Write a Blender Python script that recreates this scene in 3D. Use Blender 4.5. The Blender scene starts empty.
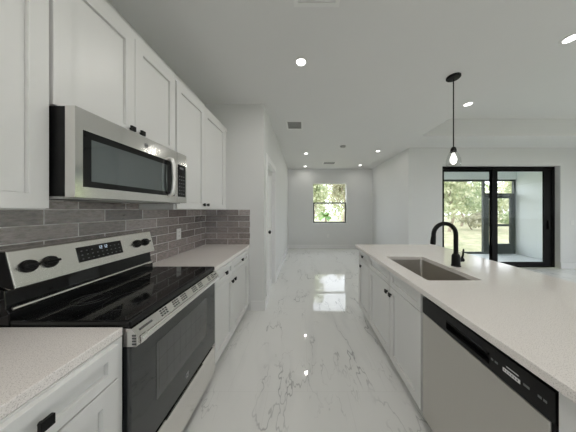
import bpy, bmesh, math, random
from mathutils import Vector, Matrix
R = math.radians
PI = math.pi
random.seed(7)
scene = bpy.context.scene
COL = scene.collection

# ------------------------------------------------------------------ camera, sky, sun, exposure
cam_d = bpy.data.cameras.new('camera')
cam = bpy.data.objects.new('camera', cam_d)
COL.objects.link(cam)
cam.location = (0, 0, 1.40)
cam.rotation_euler = (R(90), 0, 0)
cam_d.sensor_width = 36
cam_d.lens = 36 * 190 / 576
cam_d.shift_x = -15 / 576
cam_d.shift_y = -6.5 / 576
cam_d.clip_start = 0.02
scene.camera = cam

world = bpy.data.worlds.new('sky')
scene.world = world
world.use_nodes = True
wb = world.node_tree.nodes['Background']
wb.inputs[0].default_value = (0.90, 0.95, 1.0, 1)
wb.inputs[1].default_value = 5.0

sun_d = bpy.data.lights.new('sun', 'SUN')
sun_d.energy = 4.5
sun_d.angle = R(2)
sun_d.color = (1.0, 0.95, 0.86)
sun = bpy.data.objects.new('sun', sun_d)
COL.objects.link(sun)
sun.rotation_euler = (R(8), R(-42), 0)

CAN_WATTS = 3.4
KITCHEN_WATTS = 6.5
HALL_WATTS = 1.9
BULB_WATTS = 2.0

scene.view_settings.view_transform = 'Standard'
scene.view_settings.look = 'None'
scene.view_settings.gamma = 1
scene.view_settings.use_curve_mapping = False
scene.view_settings.exposure = -0.30
scene.cycles.use_denoising = True
scene.cycles.max_bounces = 14
scene.cycles.diffuse_bounces = 8
scene.cycles.transparent_max_bounces = 24
scene.cycles.sample_clamp_indirect = 6

# ------------------------------------------------------------------ materials
def mat(name):
    m = bpy.data.materials.new(name)
    m.use_nodes = True
    nt = m.node_tree
    return m, nt, nt.nodes['Principled BSDF']

def node(nt, t, **kw):
    n = nt.nodes.new(t)
    for k, v in kw.items():
        setattr(n, k, v)
    return n

def simple(name, col, rough=0.5, metal=0.0, spec=0.5, noise=0.0, nscale=8.0, bump=0.0, bscale=60.0, stretch=None):
    m, nt, b = mat(name)
    b.inputs['Roughness'].default_value = rough
    b.inputs['Metallic'].default_value = metal
    b.inputs['Specular IOR Level'].default_value = spec
    tc = node(nt, 'ShaderNodeTexCoord')
    mp = node(nt, 'ShaderNodeMapping')
    if stretch:
        mp.inputs['Scale'].default_value = stretch
    nt.links.new(tc.outputs['Object'], mp.inputs['Vector'])
    nz = node(nt, 'ShaderNodeTexNoise')
    nz.inputs['Scale'].default_value = nscale
    nz.inputs['Detail'].default_value = 4
    nt.links.new(mp.outputs['Vector'], nz.inputs['Vector'])
    mx = node(nt, 'ShaderNodeMix', data_type='RGBA')
    mx.inputs[6].default_value = tuple(max(0, c * (1 - noise)) for c in col) + (1,)
    mx.inputs[7].default_value = tuple(min(1, c * (1 + noise)) for c in col) + (1,)
    nt.links.new(nz.outputs['Fac'], mx.inputs[0])
    nt.links.new(mx.outputs[2], b.inputs['Base Color'])
    if bump:
        n2 = node(nt, 'ShaderNodeTexNoise')
        n2.inputs['Scale'].default_value = bscale
        nt.links.new(mp.outputs['Vector'], n2.inputs['Vector'])
        bp = node(nt, 'ShaderNodeBump')
        bp.inputs['Strength'].default_value = bump
        bp.inputs['Distance'].default_value = 0.002
        nt.links.new(n2.outputs['Fac'], bp.inputs['Height'])
        nt.links.new(bp.outputs['Normal'], b.inputs['Normal'])
    return m

def emis(name, col, strength):
    m, nt, b = mat(name)
    b.inputs['Base Color'].default_value = (*col, 1)
    b.inputs['Emission Color'].default_value = (*col, 1)
    b.inputs['Emission Strength'].default_value = strength
    return m

def glass_mat(name, tint=(0.96, 0.965, 0.965), k=1.0):
    m, nt, b = mat(name)
    nt.nodes.remove(b)
    out = nt.nodes['Material Output']
    tr = node(nt, 'ShaderNodeBsdfTransparent')
    tr.inputs[0].default_value = (*tint, 1)
    gl = node(nt, 'ShaderNodeBsdfGlossy')
    gl.inputs['Roughness'].default_value = 0.02
    fr = node(nt, 'ShaderNodeFresnel')
    fr.inputs['IOR'].default_value = 1.0 + 0.45 * k
    mx = node(nt, 'ShaderNodeMixShader')
    ge = node(nt, 'ShaderNodeNewGeometry')          # reflect on the outer faces only, as a thin pane does
    iv = node(nt, 'ShaderNodeMath', operation='SUBTRACT'); iv.inputs[0].default_value = 1.0
    nt.links.new(ge.outputs['Backfacing'], iv.inputs[1])
    ml = node(nt, 'ShaderNodeMath', operation='MULTIPLY')
    nt.links.new(fr.outputs[0], ml.inputs[0]); nt.links.new(iv.outputs[0], ml.inputs[1])
    nt.links.new(ml.outputs[0], mx.inputs[0])
    nt.links.new(tr.outputs[0], mx.inputs[1])
    nt.links.new(gl.outputs[0], mx.inputs[2])
    nt.links.new(mx.outputs[0], out.inputs['Surface'])
    return m

def screen_mat():
    m, nt, b = mat('insect_screen')
    b.inputs['Base Color'].default_value = (0.16, 0.18, 0.17, 1)
    b.inputs['Roughness'].default_value = 0.8
    out = nt.nodes['Material Output']
    tr = node(nt, 'ShaderNodeBsdfTransparent')
    mx = node(nt, 'ShaderNodeMixShader')
    mx.inputs[0].default_value = 0.12
    nt.links.new(tr.outputs[0], mx.inputs[1])
    nt.links.new(b.outputs[0], mx.inputs[2])
    nt.links.new(mx.outputs[0], out.inputs['Surface'])
    return m

def marble_mat():
    m, nt, b = mat('polished_marble_tile')
    L = nt.links.new
    geo = node(nt, 'ShaderNodeNewGeometry')
    # rotate so that veins run diagonally
    mp = node(nt, 'ShaderNodeMapping')
    mp.inputs['Rotation'].default_value = (0, 0, R(32))
    mp.inputs['Scale'].default_value = (1.9, 0.62, 1)
    L(geo.outputs['Position'], mp.inputs['Vector'])
    def vein(scale, off, width, detail, dist, rough=0.6):
        ad = node(nt, 'ShaderNodeVectorMath', operation='ADD')
        ad.inputs[1].default_value = off
        L(mp.outputs[0], ad.inputs[0])
        n = node(nt, 'ShaderNodeTexNoise')
        n.inputs['Scale'].default_value = scale
        n.inputs['Detail'].default_value = detail
        n.inputs['Roughness'].default_value = rough
        n.inputs['Distortion'].default_value = dist
        L(ad.outputs[0], n.inputs['Vector'])
        s = node(nt, 'ShaderNodeMath', operation='SUBTRACT'); s.inputs[1].default_value = 0.5
        L(n.outputs['Fac'], s.inputs[0])
        a = node(nt, 'ShaderNodeMath', operation='ABSOLUTE'); L(s.outputs[0], a.inputs[0])
        r = node(nt, 'ShaderNodeMapRange')
        r.inputs['From Min'].default_value = 0.0
        r.inputs['From Max'].default_value = width
        r.inputs['To Min'].default_value = 1.0
        r.inputs['To Max'].default_value = 0.0
        L(a.outputs[0], r.inputs['Value'])
        return r.outputs[0]
    def mask(scale, off, lo, hi):
        ad = node(nt, 'ShaderNodeVectorMath', operation='ADD')
        ad.inputs[1].default_value = off
        L(geo.outputs['Position'], ad.inputs[0])
        n = node(nt, 'ShaderNodeTexNoise')
        n.inputs['Scale'].default_value = scale
        n.inputs['Detail'].default_value = 2
        L(ad.outputs[0], n.inputs['Vector'])
        r = node(nt, 'ShaderNodeMapRange')
        r.inputs['From Min'].default_value = lo
        r.inputs['From Max'].default_value = hi
        L(n.outputs['Fac'], r.inputs['Value'])
        return r.outputs[0]
    def mul(a, b_):
        x = node(nt, 'ShaderNodeMath', operation='MULTIPLY')
        L(a, x.inputs[0])
        if isinstance(b_, float): x.inputs[1].default_value = b_
        else: L(b_, x.inputs[1])
        return x.outputs[0]
    v1 = mul(vein(1.0, (3.1, 0.4, 0), 0.0075, 5, 0.15), mask(1.5, (9, 1, 0), 0.45, 0.60))
    v2 = mul(vein(2.2, (7.7, 5.4, 0), 0.007, 4, 0.2), mask(1.9, (2, 4, 0), 0.48, 0.62))
    soft = mul(vein(1.0, (3.1, 0.4, 0), 0.07, 3, 0.22), mask(1.2, (9, 1, 0), 0.42, 0.7))
    def mixc(fac, ca, cb):
        x = node(nt, 'ShaderNodeMix', data_type='RGBA')
        L(fac, x.inputs[0])
        if isinstance(ca, tuple): x.inputs[6].default_value = ca
        else: L(ca, x.inputs[6])
        x.inputs[7].default_value = cb
        return x.outputs[2]
    c = mixc(mul(soft, 0.55), (0.80, 0.80, 0.785, 1), (0.64, 0.645, 0.64, 1))
    c = mixc(mul(v1, 0.75), c, (0.25, 0.255, 0.26, 1))
    c = mixc(mul(v2, 0.55), c, (0.36, 0.36, 0.36, 1))
    br = node(nt, 'ShaderNodeTexBrick')
    br.offset = 0.5
    br.inputs['Scale'].default_value = 1.0
    br.inputs['Brick Width'].default_value = 0.61
    br.inputs['Row Height'].default_value = 1.22
    br.inputs['Mortar Size'].default_value = 0.0016
    br.inputs['Mortar Smooth'].default_value = 0.2
    gp = node(nt, 'ShaderNodeVectorMath', operation='ADD')
    gp.inputs[1].default_value = (0.27, 0.98, 0)
    L(geo.outputs['Position'], gp.inputs[0])
    L(gp.outputs[0], br.inputs['Vector'])
    c = mixc(mul(br.outputs['Fac'], 0.35), c, (0.6, 0.6, 0.59, 1))
    L(c, b.inputs['Base Color'])
    b.inputs['Roughness'].default_value = 0.045
    b.inputs['Specular IOR Level'].default_value = 0.6
    return m

def quartz_mat():
    m, nt, b = mat('speckled_quartz')
    L = nt.links.new
    tc = node(nt, 'ShaderNodeTexCoord')
    n = node(nt, 'ShaderNodeTexNoise'); n.inputs['Scale'].default_value = 330; n.inputs['Detail'].default_value = 2
    L(tc.outputs['Object'], n.inputs['Vector'])
    r = node(nt, 'ShaderNodeValToRGB')
    r.color_ramp.elements[0].position = 0.30; r.color_ramp.elements[0].color = (0.55, 0.51, 0.49, 1)
    r.color_ramp.elements[1].position = 0.46; r.color_ramp.elements[1].color = (0.85, 0.81, 0.78, 1)
    e = r.color_ramp.elements.new(0.66); e.color = (0.87, 0.83, 0.80, 1)
    e = r.color_ramp.elements.new(0.72); e.color = (0.90, 0.88, 0.86, 1)
    L(n.outputs['Fac'], r.inputs[0])
    L(r.outputs[0], b.inputs['Base Color'])
    b.inputs['Roughness'].default_value = 0.13
    b.inputs['Specular IOR Level'].default_value = 0.5
    return m

def tile_mat(name, axis):
    """glazed 3x12 tiles in half bond, taupe grey with a mottled glaze; u runs along `axis`."""
    m, nt, b = mat(name)
    L = nt.links.new
    geo = node(nt, 'ShaderNodeNewGeometry')
    sep = node(nt, 'ShaderNodeSeparateXYZ'); L(geo.outputs['Position'], sep.inputs[0])
    cmb = node(nt, 'ShaderNodeCombineXYZ')
    L(sep.outputs[axis], cmb.inputs[0])
    L(sep.outputs['Z'], cmb.inputs[1])
    off = node(nt, 'ShaderNodeVectorMath', operation='ADD')
    off.inputs[1].default_value = (0.055 - 0.08 + 3, -0.914 + 0.081 * 20, 0) if axis == 'Y' else (1.36 - 0.455 - 0.018 + 3.05, -0.914 + 0.081 * 20, 0)
    L(cmb.outputs[0], off.inputs[0])
    br = node(nt, 'ShaderNodeTexBrick')
    br.offset = 0.5
    br.inputs['Scale'].default_value = 1
    br.inputs['Brick Width'].default_value = 0.305
    br.inputs['Row Height'].default_value = 0.081
    br.inputs['Mortar Size'].default_value = 0.0028
    br.inputs['Mortar Smooth'].default_value = 0.15
    br.inputs['Color1'].default_value = (0.11, 0.088, 0.082, 1)
    br.inputs['Color2'].default_value = (0.31, 0.265, 0.252, 1)
    br.inputs['Mortar'].default_value = (0.50, 0.48, 0.46, 1)
    L(off.outputs[0], br.inputs['Vector'])
    n = node(nt, 'ShaderNodeTexNoise'); n.inputs['Scale'].default_value = 48; n.inputs['Detail'].default_value = 6
    n.inputs['Roughness'].default_value = 0.7
    sc_ = node(nt, 'ShaderNodeVectorMath', operation='MULTIPLY'); sc_.inputs[1].default_value = (0.55, 1.5, 1)
    L(off.outputs[0], sc_.inputs[0]); L(sc_.outputs[0], n.inputs['Vector'])
    mr = node(nt, 'ShaderNodeMapRange')
    mr.inputs['From Min'].default_value = 0.3; mr.inputs['From Max'].default_value = 0.7
    mr.inputs['To Min'].default_value = 0.5; mr.inputs['To Max'].default_value = 1.7
    L(n.outputs['Fac'], mr.inputs['Value'])
    mx = node(nt, 'ShaderNodeMix', data_type='RGBA', blend_type='MULTIPLY')
    mx.inputs[0].default_value = 1
    L(br.outputs['Color'], mx.inputs[6]); L(mr.outputs[0], mx.inputs[7])
    mm = node(nt, 'ShaderNodeMix', data_type='RGBA')
    L(br.outputs['Fac'], mm.inputs[0]); L(mx.outputs[2], mm.inputs[6]); mm.inputs[7].default_value = (0.72, 0.70, 0.68, 1)
    L(mm.outputs[2], b.inputs['Base Color'])
    rr = node(nt, 'ShaderNodeMapRange'); rr.inputs['To Min'].default_value = 0.10; rr.inputs['To Max'].default_value = 0.6
    L(br.outputs['Fac'], rr.inputs['Value']); L(rr.outputs[0], b.inputs['Roughness'])
    inv = node(nt, 'ShaderNodeMath', operation='MULTIPLY_ADD'); inv.inputs[1].default_value = -0.9
    L(br.outputs['Fac'], inv.inputs[0])
    ns = node(nt, 'ShaderNodeMath', operation='MULTIPLY'); ns.inputs[1].default_value = 0.55
    L(n.outputs['Fac'], ns.inputs[0]); L(ns.outputs[0], inv.inputs[2])
    bp = node(nt, 'ShaderNodeBump'); bp.inputs['Strength'].default_value = 0.85; bp.inputs['Distance'].default_value = 0.004
    L(inv.outputs[0], bp.inputs['Height']); L(bp.outputs[0], b.inputs['Normal'])
    b.inputs['IOR'].default_value = 2.3
    return m

def leaf_mat(name, c1, c2):
    m, nt, b = mat(name)
    L = nt.links.new
    geo = node(nt, 'ShaderNodeNewGeometry')
    n = node(nt, 'ShaderNodeTexNoise'); n.inputs['Scale'].default_value = 2.2; n.inputs['Detail'].default_value = 5
    L(geo.outputs['Position'], n.inputs['Vector'])
    mr = node(nt, 'ShaderNodeMapRange'); mr.inputs['From Min'].default_value = 0.35; mr.inputs['From Max'].default_value = 0.65
    L(n.outputs['Fac'], mr.inputs[0])
    mx = node(nt, 'ShaderNodeMix', data_type='RGBA'); mx.inputs[6].default_value = (*c1, 1); mx.inputs[7].default_value = (*c2, 1)
    L(mr.outputs[0], mx.inputs[0]); L(mx.outputs[2], b.inputs['Base Color'])
    b.inputs['Roughness'].default_value = 0.6
    tl = node(nt, 'ShaderNodeBsdfTranslucent'); L(mx.outputs[2], tl.inputs[0])
    ms = node(nt, 'ShaderNodeMixShader'); ms.inputs[0].default_value = 0.4
    L(b.outputs[0], ms.inputs[1]); L(tl.outputs[0], ms.inputs[2])
    L(ms.outputs[0], nt.nodes['Material Output'].inputs['Surface'])
    return m

M = dict(
    wall=simple('wall_paint', (0.72, 0.725, 0.72), 0.65, noise=0.012, nscale=3, bump=0.06, bscale=220),
    ceil=simple('ceiling_paint', (0.74, 0.74, 0.735), 0.75, noise=0.012, nscale=3, bump=0.10, bscale=160),
    trim=simple('trim_paint', (0.80, 0.80, 0.80), 0.4, noise=0.008),
    cab=simple('cabinet_lacquer', (0.75, 0.75, 0.742), 0.38, noise=0.008, nscale=2),
    cabin=simple('cabinet_shadow_gap', (0.55, 0.55, 0.54), 0.6, noise=0.02),
    marble=marble_mat(), quartz=quartz_mat(),
    tileL=tile_mat('glazed_tile_long_wall', 'Y'), tileE=tile_mat('glazed_tile_end_wall', 'X'),
    black=simple('matte_black_metal', (0.006, 0.006, 0.0065), 0.4, noise=0.1, spec=0.2),
    blackgloss=simple('black_glass', (0.006, 0.0065, 0.007), 0.05, noise=0.1, spec=0.38),
    ovenglass=simple('oven_door_glass', (0.022, 0.026, 0.028), 0.05, noise=0.1, spec=0.9),
    mwwin=simple('microwave_window', (0.22, 0.245, 0.25), 0.06, 0.8, noise=0.05),
    ovenwin=simple('oven_window_glass', (0.075, 0.080, 0.080), 0.07, noise=0.15, spec=0.9),
    blackplastic=simple('black_plastic', (0.006, 0.006, 0.0065), 0.34, noise=0.1, spec=0.25),
    steel=simple('brushed_steel', (0.70, 0.685, 0.655), 0.27, 1.0, noise=0.05, nscale=30, bump=0.05, bscale=40, stretch=(1, 0.05, 30)),
    steelH=simple('brushed_steel_bright', (0.80, 0.785, 0.76), 0.13, 1.0, noise=0.04, nscale=30, stretch=(1, 0.05, 30)),
    handlesteel=simple('satin_handle_steel', (0.86, 0.85, 0.83), 0.42, 0.85, noise=0.02),
    panelsteel=simple('control_panel_steel', (0.80, 0.78, 0.745), 0.26, 1.0, noise=0.03, nscale=30, stretch=(1, 0.05, 30)),
    dwsteel=simple('dishwasher_steel', (0.60, 0.58, 0.545), 0.38, 1.0, noise=0.04, nscale=30, bump=0.04, bscale=40, stretch=(1, 30, 0.05)),
    sinksteel=simple('sink_steel', (0.50, 0.475, 0.44), 0.30, 1.0, noise=0.08, nscale=40, stretch=(1, 0.1, 1)),
    glass=glass_mat('window_glass'), doorglass=glass_mat('sliding_door_glass', k=0.5), bulbglass=glass_mat('shade_glass', (0.90, 0.91, 0.91), 1.9),
    bronze=simple('bronze_frame', (0.055, 0.068, 0.064), 0.45, noise=0.1),
    blackframe=simple('black_frame', (0.004, 0.004, 0.0045), 0.5, noise=0.1, spec=0.12),
    screen=screen_mat(),
    ink=simple('white_ink', (0.75, 0.76, 0.77), 0.5), greyink=simple('grey_ink', (0.15, 0.155, 0.16), 0.5),
    ringink=simple('burner_print', (0.045, 0.045, 0.047), 0.2),
    emblem=simple('emblem_metal', (0.55, 0.55, 0.55), 0.3, 0.8),
    lens=emis('lamp_lens', (1.0, 0.98, 0.94), 9.0), bulb=emis('bulb_glow', (1.0, 0.97, 0.93), 1.7),
    clock=emis('clock_digits', (0.75, 0.87, 1.0), 0.45),
    plastic=simple('white_plastic', (0.80, 0.80, 0.79), 0.35, noise=0.01),
    ventdark=simple('vent_dark', (0.10, 0.10, 0.10), 0.8, noise=0.1),
    ventgrey=simple('vent_grey', (0.42, 0.42, 0.41), 0.6, noise=0.05),
    lanai=simple('lanai_tile', (0.66, 0.70, 0.72), 0.35, noise=0.06, nscale=4),
    stucco=simple('lanai_stucco', (0.85, 0.895, 0.90), 0.85, noise=0.03, nscale=12, bump=0.3, bscale=90),
    grass=leaf_mat('lawn_grass', (0.24, 0.26, 0.15), (0.44, 0.40, 0.28)),
    bark=simple('tree_bark', (0.30, 0.25, 0.20), 0.9, noise=0.3, nscale=12, bump=0.5, bscale=30),
    leafA=leaf_mat('leaf_pale', (0.36, 0.42, 0.25), (0.72, 0.72, 0.54)),
    leafB=leaf_mat('leaf_mid', (0.30, 0.40, 0.22), (0.58, 0.62, 0.42)),
    leafC=leaf_mat('leaf_tan', (0.34, 0.34, 0.24), (0.58, 0.56, 0.42)),
    leafD=leaf_mat('leaf_dark', (0.10, 0.22, 0.08), (0.28, 0.40, 0.15)),
)

# ------------------------------------------------------------------ mesh helpers
class MB:
    def __init__(self):
        self.v = []; self.f = []
    def add(self, vs, fs):
        o = len(self.v)
        self.v += [tuple(p) for p in vs]
        self.f += [tuple(i + o for i in q) for q in fs]
        return self
    def box(self, x0, x1, y0, y1, z0, z1):
        if x0 > x1: x0, x1 = x1, x0
        if y0 > y1: y0, y1 = y1, y0
        if z0 > z1: z0, z1 = z1, z0
        vs = [(x0, y0, z0), (x1, y0, z0), (x1, y1, z0), (x0, y1, z0), (x0, y0, z1), (x1, y0, z1), (x1, y1, z1), (x0, y1, z1)]
        return self.add(vs, [(3, 2, 1, 0), (4, 5, 6, 7), (0, 1, 5, 4), (1, 2, 6, 5), (2, 3, 7, 6), (3, 0, 4, 7)])
    def prism(self, pts, axis, a, b):
        """2-D outline (pts) swept along axis from a to b. axis 'y': pts are (x,z)."""
        n = len(pts)
        def P(p, t):
            return {'y': (p[0], t, p[1]), 'x': (t, p[0], p[1]), 'z': (p[0], p[1], t)}[axis]
        vs = [P(p, a) for p in pts] + [P(p, b) for p in pts]
        fs = [tuple(range(n)), tuple(range(2 * n - 1, n - 1, -1))]
        fs += [(i, i + n, (i + 1) % n + n, (i + 1) % n) for i in range(n)]
        return self.add(vs, fs)
    def lathe(self, prof, c, axis=(0, 0, 1), seg=24, cap=True):
        """prof: list of (radius, height along axis) from base point c."""
        ax = Vector(axis).normalized()
        t = Vector((1, 0, 0)) if abs(ax.x) < 0.9 else Vector((0, 1, 0))
        u = ax.cross(t).normalized(); w = ax.cross(u)
        c = Vector(c)
        vs = []
        for r, h in prof:
            for k in range(seg):
                a = 2 * PI * k / seg
                vs.append(c + ax * h + (u * math.cos(a) + w * math.sin(a)) * r)
        fs = []
        for i in range(len(prof) - 1):
            for k in range(seg):
                k2 = (k + 1) % seg
                fs.append((i * seg + k, i * seg + k2, (i + 1) * seg + k2, (i + 1) * seg + k))
        if cap:
            fs.append(tuple(range(seg - 1, -1, -1)))
            o = (len(prof) - 1) * seg
            fs.append(tuple(range(o, o + seg)))
        return self.add(vs, fs)
    def tube(self, path, r, seg=12, radii=None):
        path = [Vector(p) for p in path]
        n = len(path)
        vs = []
        prev = None
        for i, p in enumerate(path):
            d = (path[min(i + 1, n - 1)] - path[max(i - 1, 0)]).normalized()
            if prev is None:
                t = Vector((0, 1, 0)) if abs(d.y) < 0.9 else Vector((1, 0, 0))
                u = d.cross(t).normalized()
            else:
                u = (prev - d * prev.dot(d)).normalized()
            prev = u
            w = d.cross(u)
            rr = radii[i] if radii else r
            for k in range(seg):
                a = 2 * PI * k / seg
                vs.append(p + (u * math.cos(a) + w * math.sin(a)) * rr)
        fs = []
        for i in range(n - 1):
            for k in range(seg):
                k2 = (k + 1) % seg
                fs.append((i * seg + k, i * seg + k2, (i + 1) * seg + k2, (i + 1) * seg + k))
        fs.append(tuple(range(seg - 1, -1, -1)))
        fs.append(tuple(range((n - 1) * seg, n * seg)))
        return self.add(vs, fs)
    def rect_frame(self, P, u0, u1, v0, v1, w0, w1, fr):
        """a rectangular picture-frame ring; P maps (u,v,w) to xyz."""
        o = [(u0, v0), (u1, v0), (u1, v1), (u0, v1)]
        q = [(u0 + fr, v0 + fr), (u1 - fr, v0 + fr), (u1 - fr, v1 - fr), (u0 + fr, v1 - fr)]
        vs = [P(a, b, w0) for a, b in o] + [P(a, b, w0) for a, b in q] + [P(a, b, w1) for a, b in o] + [P(a, b, w1) for a, b in q]
        fs = []
        for i in range(4):
            j = (i + 1) % 4
            fs += [(i, j, 4 + j, 4 + i), (8 + i, 8 + j, 12 + j, 12 + i), (i, j, 8 + j, 8 + i), (4 + i, 4 + j, 12 + j, 12 + i)]
        return self.add(vs, fs)
    def shaker(self, P, u0, u1, v0, v1, t=0.020, fr=0.058, rec=0.013):
        """five-piece door: flat frame around a recessed centre panel."""
        e = 0.0015
        A = [(u0, v0), (u1, v0), (u1, v1), (u0, v1)]
        def ins(d): return [(u0 + d, v0 + d), (u1 - d, v0 + d), (u1 - d, v1 - d), (u0 + d, v1 - d)]
        rings = [(A, 0.0), (A, t - e), (ins(e), t), (ins(fr), t), (ins(fr + 0.0003), t - rec - 0.004), (ins(fr + 0.0045), t - rec - 0.004), (ins(fr + 0.005), t - rec)]  # panel-edge groove added so the recess outline shades darker
        vs = []
        for ring, w in rings:
            vs += [P(a, b, w) for a, b in ring]
        fs = [(0, 1, 2, 3)]
        for k in range(len(rings) - 1):
            for i in range(4):
                j = (i + 1) % 4
                fs.append((k * 4 + i, k * 4 + j, k * 4 + 4 + j, k * 4 + 4 + i))
        o = (len(rings) - 1) * 4
        fs.append((o, o + 1, o + 2, o + 3))
        return self.add(vs, fs)

WORLD_ORG = {}
def obj(name, mb, m, parent=None, loc=None, smooth=False, bevel=0.0, kind=None, label=None):
    org = WORLD_ORG[parent.name] if parent is not None else Vector(loc if loc is not None else (0, 0, 0))
    me = bpy.data.meshes.new(name)
    me.from_pydata([Vector(p) - org for p in mb.v], [], mb.f)
    bm = bmesh.new(); bm.from_mesh(me)
    bmesh.ops.remove_doubles(bm, verts=bm.verts, dist=1e-5)
    bmesh.ops.recalc_face_normals(bm, faces=bm.faces)
    bm.to_mesh(me); bm.free()
    me.materials.append(m)
    o = bpy.data.objects.new(name, me)
    COL.objects.link(o)
    if parent is not None:
        o.parent = parent
    else:
        o.location = org
    WORLD_ORG[o.name] = org
    if smooth:
        for p in me.polygons: p.use_smooth = True
        me.set_sharp_from_angle(angle=R(40))
    if bevel:
        b = o.modifiers.new('bevel', 'BEVEL'); b.width = bevel; b.segments = 2; b.limit_method = 'ANGLE'; b.angle_limit = R(50)
    if kind: o['kind'] = kind
    if label: o['label'] = label
    return o

def thing(name, label, cat, loc, group=None):
    o = bpy.data.objects.new(name, None)
    o.empty_display_size = 0.1
    COL.objects.link(o)
    o.location = loc
    WORLD_ORG[o.name] = Vector(loc)
    o['label'] = label; o['category'] = cat
    if group: o['group'] = group
    return o

def tag(o, label, cat, group=None, kind=None):
    o['label'] = label; o['category'] = cat
    if group: o['group'] = group
    if kind: o['kind'] = kind
    return o

def struct(name, mb, m, **kw):
    return obj(name, mb, m, kind='structure', **kw)

def dup(root, loc, label, group=None):
    def rec(o, par):
        c = o.copy(); COL.objects.link(c)
        if par is not None: c.parent = par
        for ch in o.children: rec(ch, c)
        return c
    r = rec(root, None)
    r.location = loc; r['label'] = label
    if group: r['group'] = group
    return r

# ------------------------------------------------------------------ dimensions
CEIL = 2.86
XL = -1.36           # kitchen wall
XH = -0.54           # hall left wall
YE = 2.635           # end wall of the kitchen run
YF = 6.83            # far wall with the window
XR = 2.50            # hall right wall
YL = 4.50            # living room wall with the sliding door
XW = 7.50            # living room right wall
YB = -3.60           # wall behind
T = 0.16

# ------------------------------------------------------------------ the setting
struct('floor', MB().box(XL - T, XW + T, YB - T, YL + 0.02, -0.12, 0).box(XH - T, XR + T, YL + 0.02, YF + T, -0.12, 0), M['marble'])

# ceiling with a raised tray over the living room
TX0, TX1, TY0, TY1, TZ = 2.36, 7.05, -2.4, 3.77, 3.20
mb = MB()
mb.box(XL - T, TX0, YB - T, YF + T, CEIL, CEIL + 0.5)
mb.box(TX0, XW + T, TY1, YL + 0.3, CEIL, CEIL + 0.5)
mb.box(TX0, XR + T, YL + 0.3, YF + T, CEIL, CEIL + 0.5)
mb.box(TX1, XW + T, YB - T, TY1, CEIL, CEIL + 0.5)
mb.box(TX0, TX1, YB - T, TY0, CEIL, CEIL + 0.5)
mb.box(TX0, TX1, TY0, TY1, TZ, CEIL + 0.5)
struct('ceiling', mb, M['ceil'])

def wall_with_holes(axis, c0, c1, a0, a1, z0, z1, holes):
    """slab between c0..c1 (thickness), running a0..a1; holes: (h0,h1,hz0,hz1)."""
    mb = MB()
    def bx(p, q, r, s):
        if q - p < 1e-4 or s - r < 1e-4: return
        if axis == 'x': mb.box(p, q, c0, c1, r, s)
        else: mb.box(c0, c1, p, q, r, s)
    cur = a0
    for h0, h1, hz0, hz1 in sorted(holes):
        bx(cur, h0, z0, z1)
        bx(h0, h1, z0, hz0); bx(h0, h1, hz1, z1)
        cur = h1
    bx(cur, a1, z0, z1)
    return mb

DOOR_Y0, DOOR_Y1, DOOR_Z = 2.86, 3.62, 2.13
WIN = (0.355, 1.575, 0.905, 2.345)
SL = (3.30, 6.10, 0.0, 2.44)
struct('wall_left', MB().box(XL - T, XL, YB - T, YE, 0, CEIL), M['wall'])
struct('wall_end', MB().box(XL - T, XH, YE, YE + 0.14, 0, CEIL), M['wall'])
struct('wall_hall', wall_with_holes('y', XH - 0.14, XH, YE + 0.14, YF, 0, CEIL, [(DOOR_Y0, DOOR_Y1, 0, DOOR_Z)]), M['wall'])
struct('wall_far', wall_with_holes('x', YF, YF + T, XH - 0.14, XR + T, 0, CEIL, [WIN]), M['wall'])
struct('wall_hall_right', MB().box(XR, XR + T, YL + 0.2, YF, 0, CEIL), M['wall'])
struct('wall_living', wall_with_holes('x', YL, YL + 0.2, XR, XW + T, 0, CEIL, [SL]), M['wall'])
struct('wall_right', wall_with_holes('y', XW, XW + T, YB - T, YL, 0, CEIL, [(-2.9, -0.3, 0.04, 2.3), (0.6, 3.3, 0.04, 2.3)]), M['wall'])
struct('wall_back', wall_with_holes('x', YB - T, YB, XL, XW, 0, CEIL, [(0.2, 1.6, 0.9, 2.1)]), M['wall'])

# baseboards
BH, BT = 0.135, 0.014
def base(name, mb): return struct(name, mb, M['trim'], bevel=0.003)
base('baseboard_end', MB().box(-0.72, XH + BT, YE - BT, YE, 0, BH).box(XH, XH + BT, YE, DOOR_Y0 - 0.085, 0, BH))
base('baseboard_hall', MB().box(XH, XH + BT, DOOR_Y1 + 0.085, YF - BT, 0, BH))
base('baseboard_far', MB().box(XH, XR, YF - BT, YF, 0, BH))
base('baseboard_hall_right', MB().box(XR - BT, XR, YL - BT, YF - BT, 0, BH))
base('baseboard_living', MB().box(XR, SL[0], YL - BT, YL, 0, BH).box(SL[1], XW, YL - BT, YL, 0, BH))
base('baseboard_right', MB().box(XW - BT, XW, YB, YL - BT, 0, BH))

# windows in the walls
def window(name, axis, c, a0, a1, z0, z1, fm, mid=None, mull=(), fr=0.035, depth=0.05):
    P = (lambda u, v, w: (u, c + w, v)) if axis == 'x' else (lambda u, v, w: (c + w, u, v))
    f = struct(name, MB().rect_frame(P, a0, a1, z0, z1, 0, depth, fr), fm)
    def bx(u0, u1, v0, v1, w0, w1):
        p, q = P(u0, v0, w0), P(u1, v1, w1)
        return MB().box(p[0], q[0], p[1], q[1], p[2], q[2])
    if mid: obj('meeting_rail', bx(a0 + fr, a1 - fr, mid - 0.026, mid + 0.026, -0.004, depth - 0.004), fm, f)
    for mu in mull: obj('mullion', bx(mu - 0.04, mu + 0.04, z0 + fr, z1 - fr, 0.0, depth), fm, f)
    obj('glass_pane', bx(a0 + fr * 0.8, a1 - fr * 0.8, z0 + fr * 0.8, z1 - fr * 0.8, depth * 0.45, depth * 0.45 + 0.006), M['glass'], f)
    return f
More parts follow.
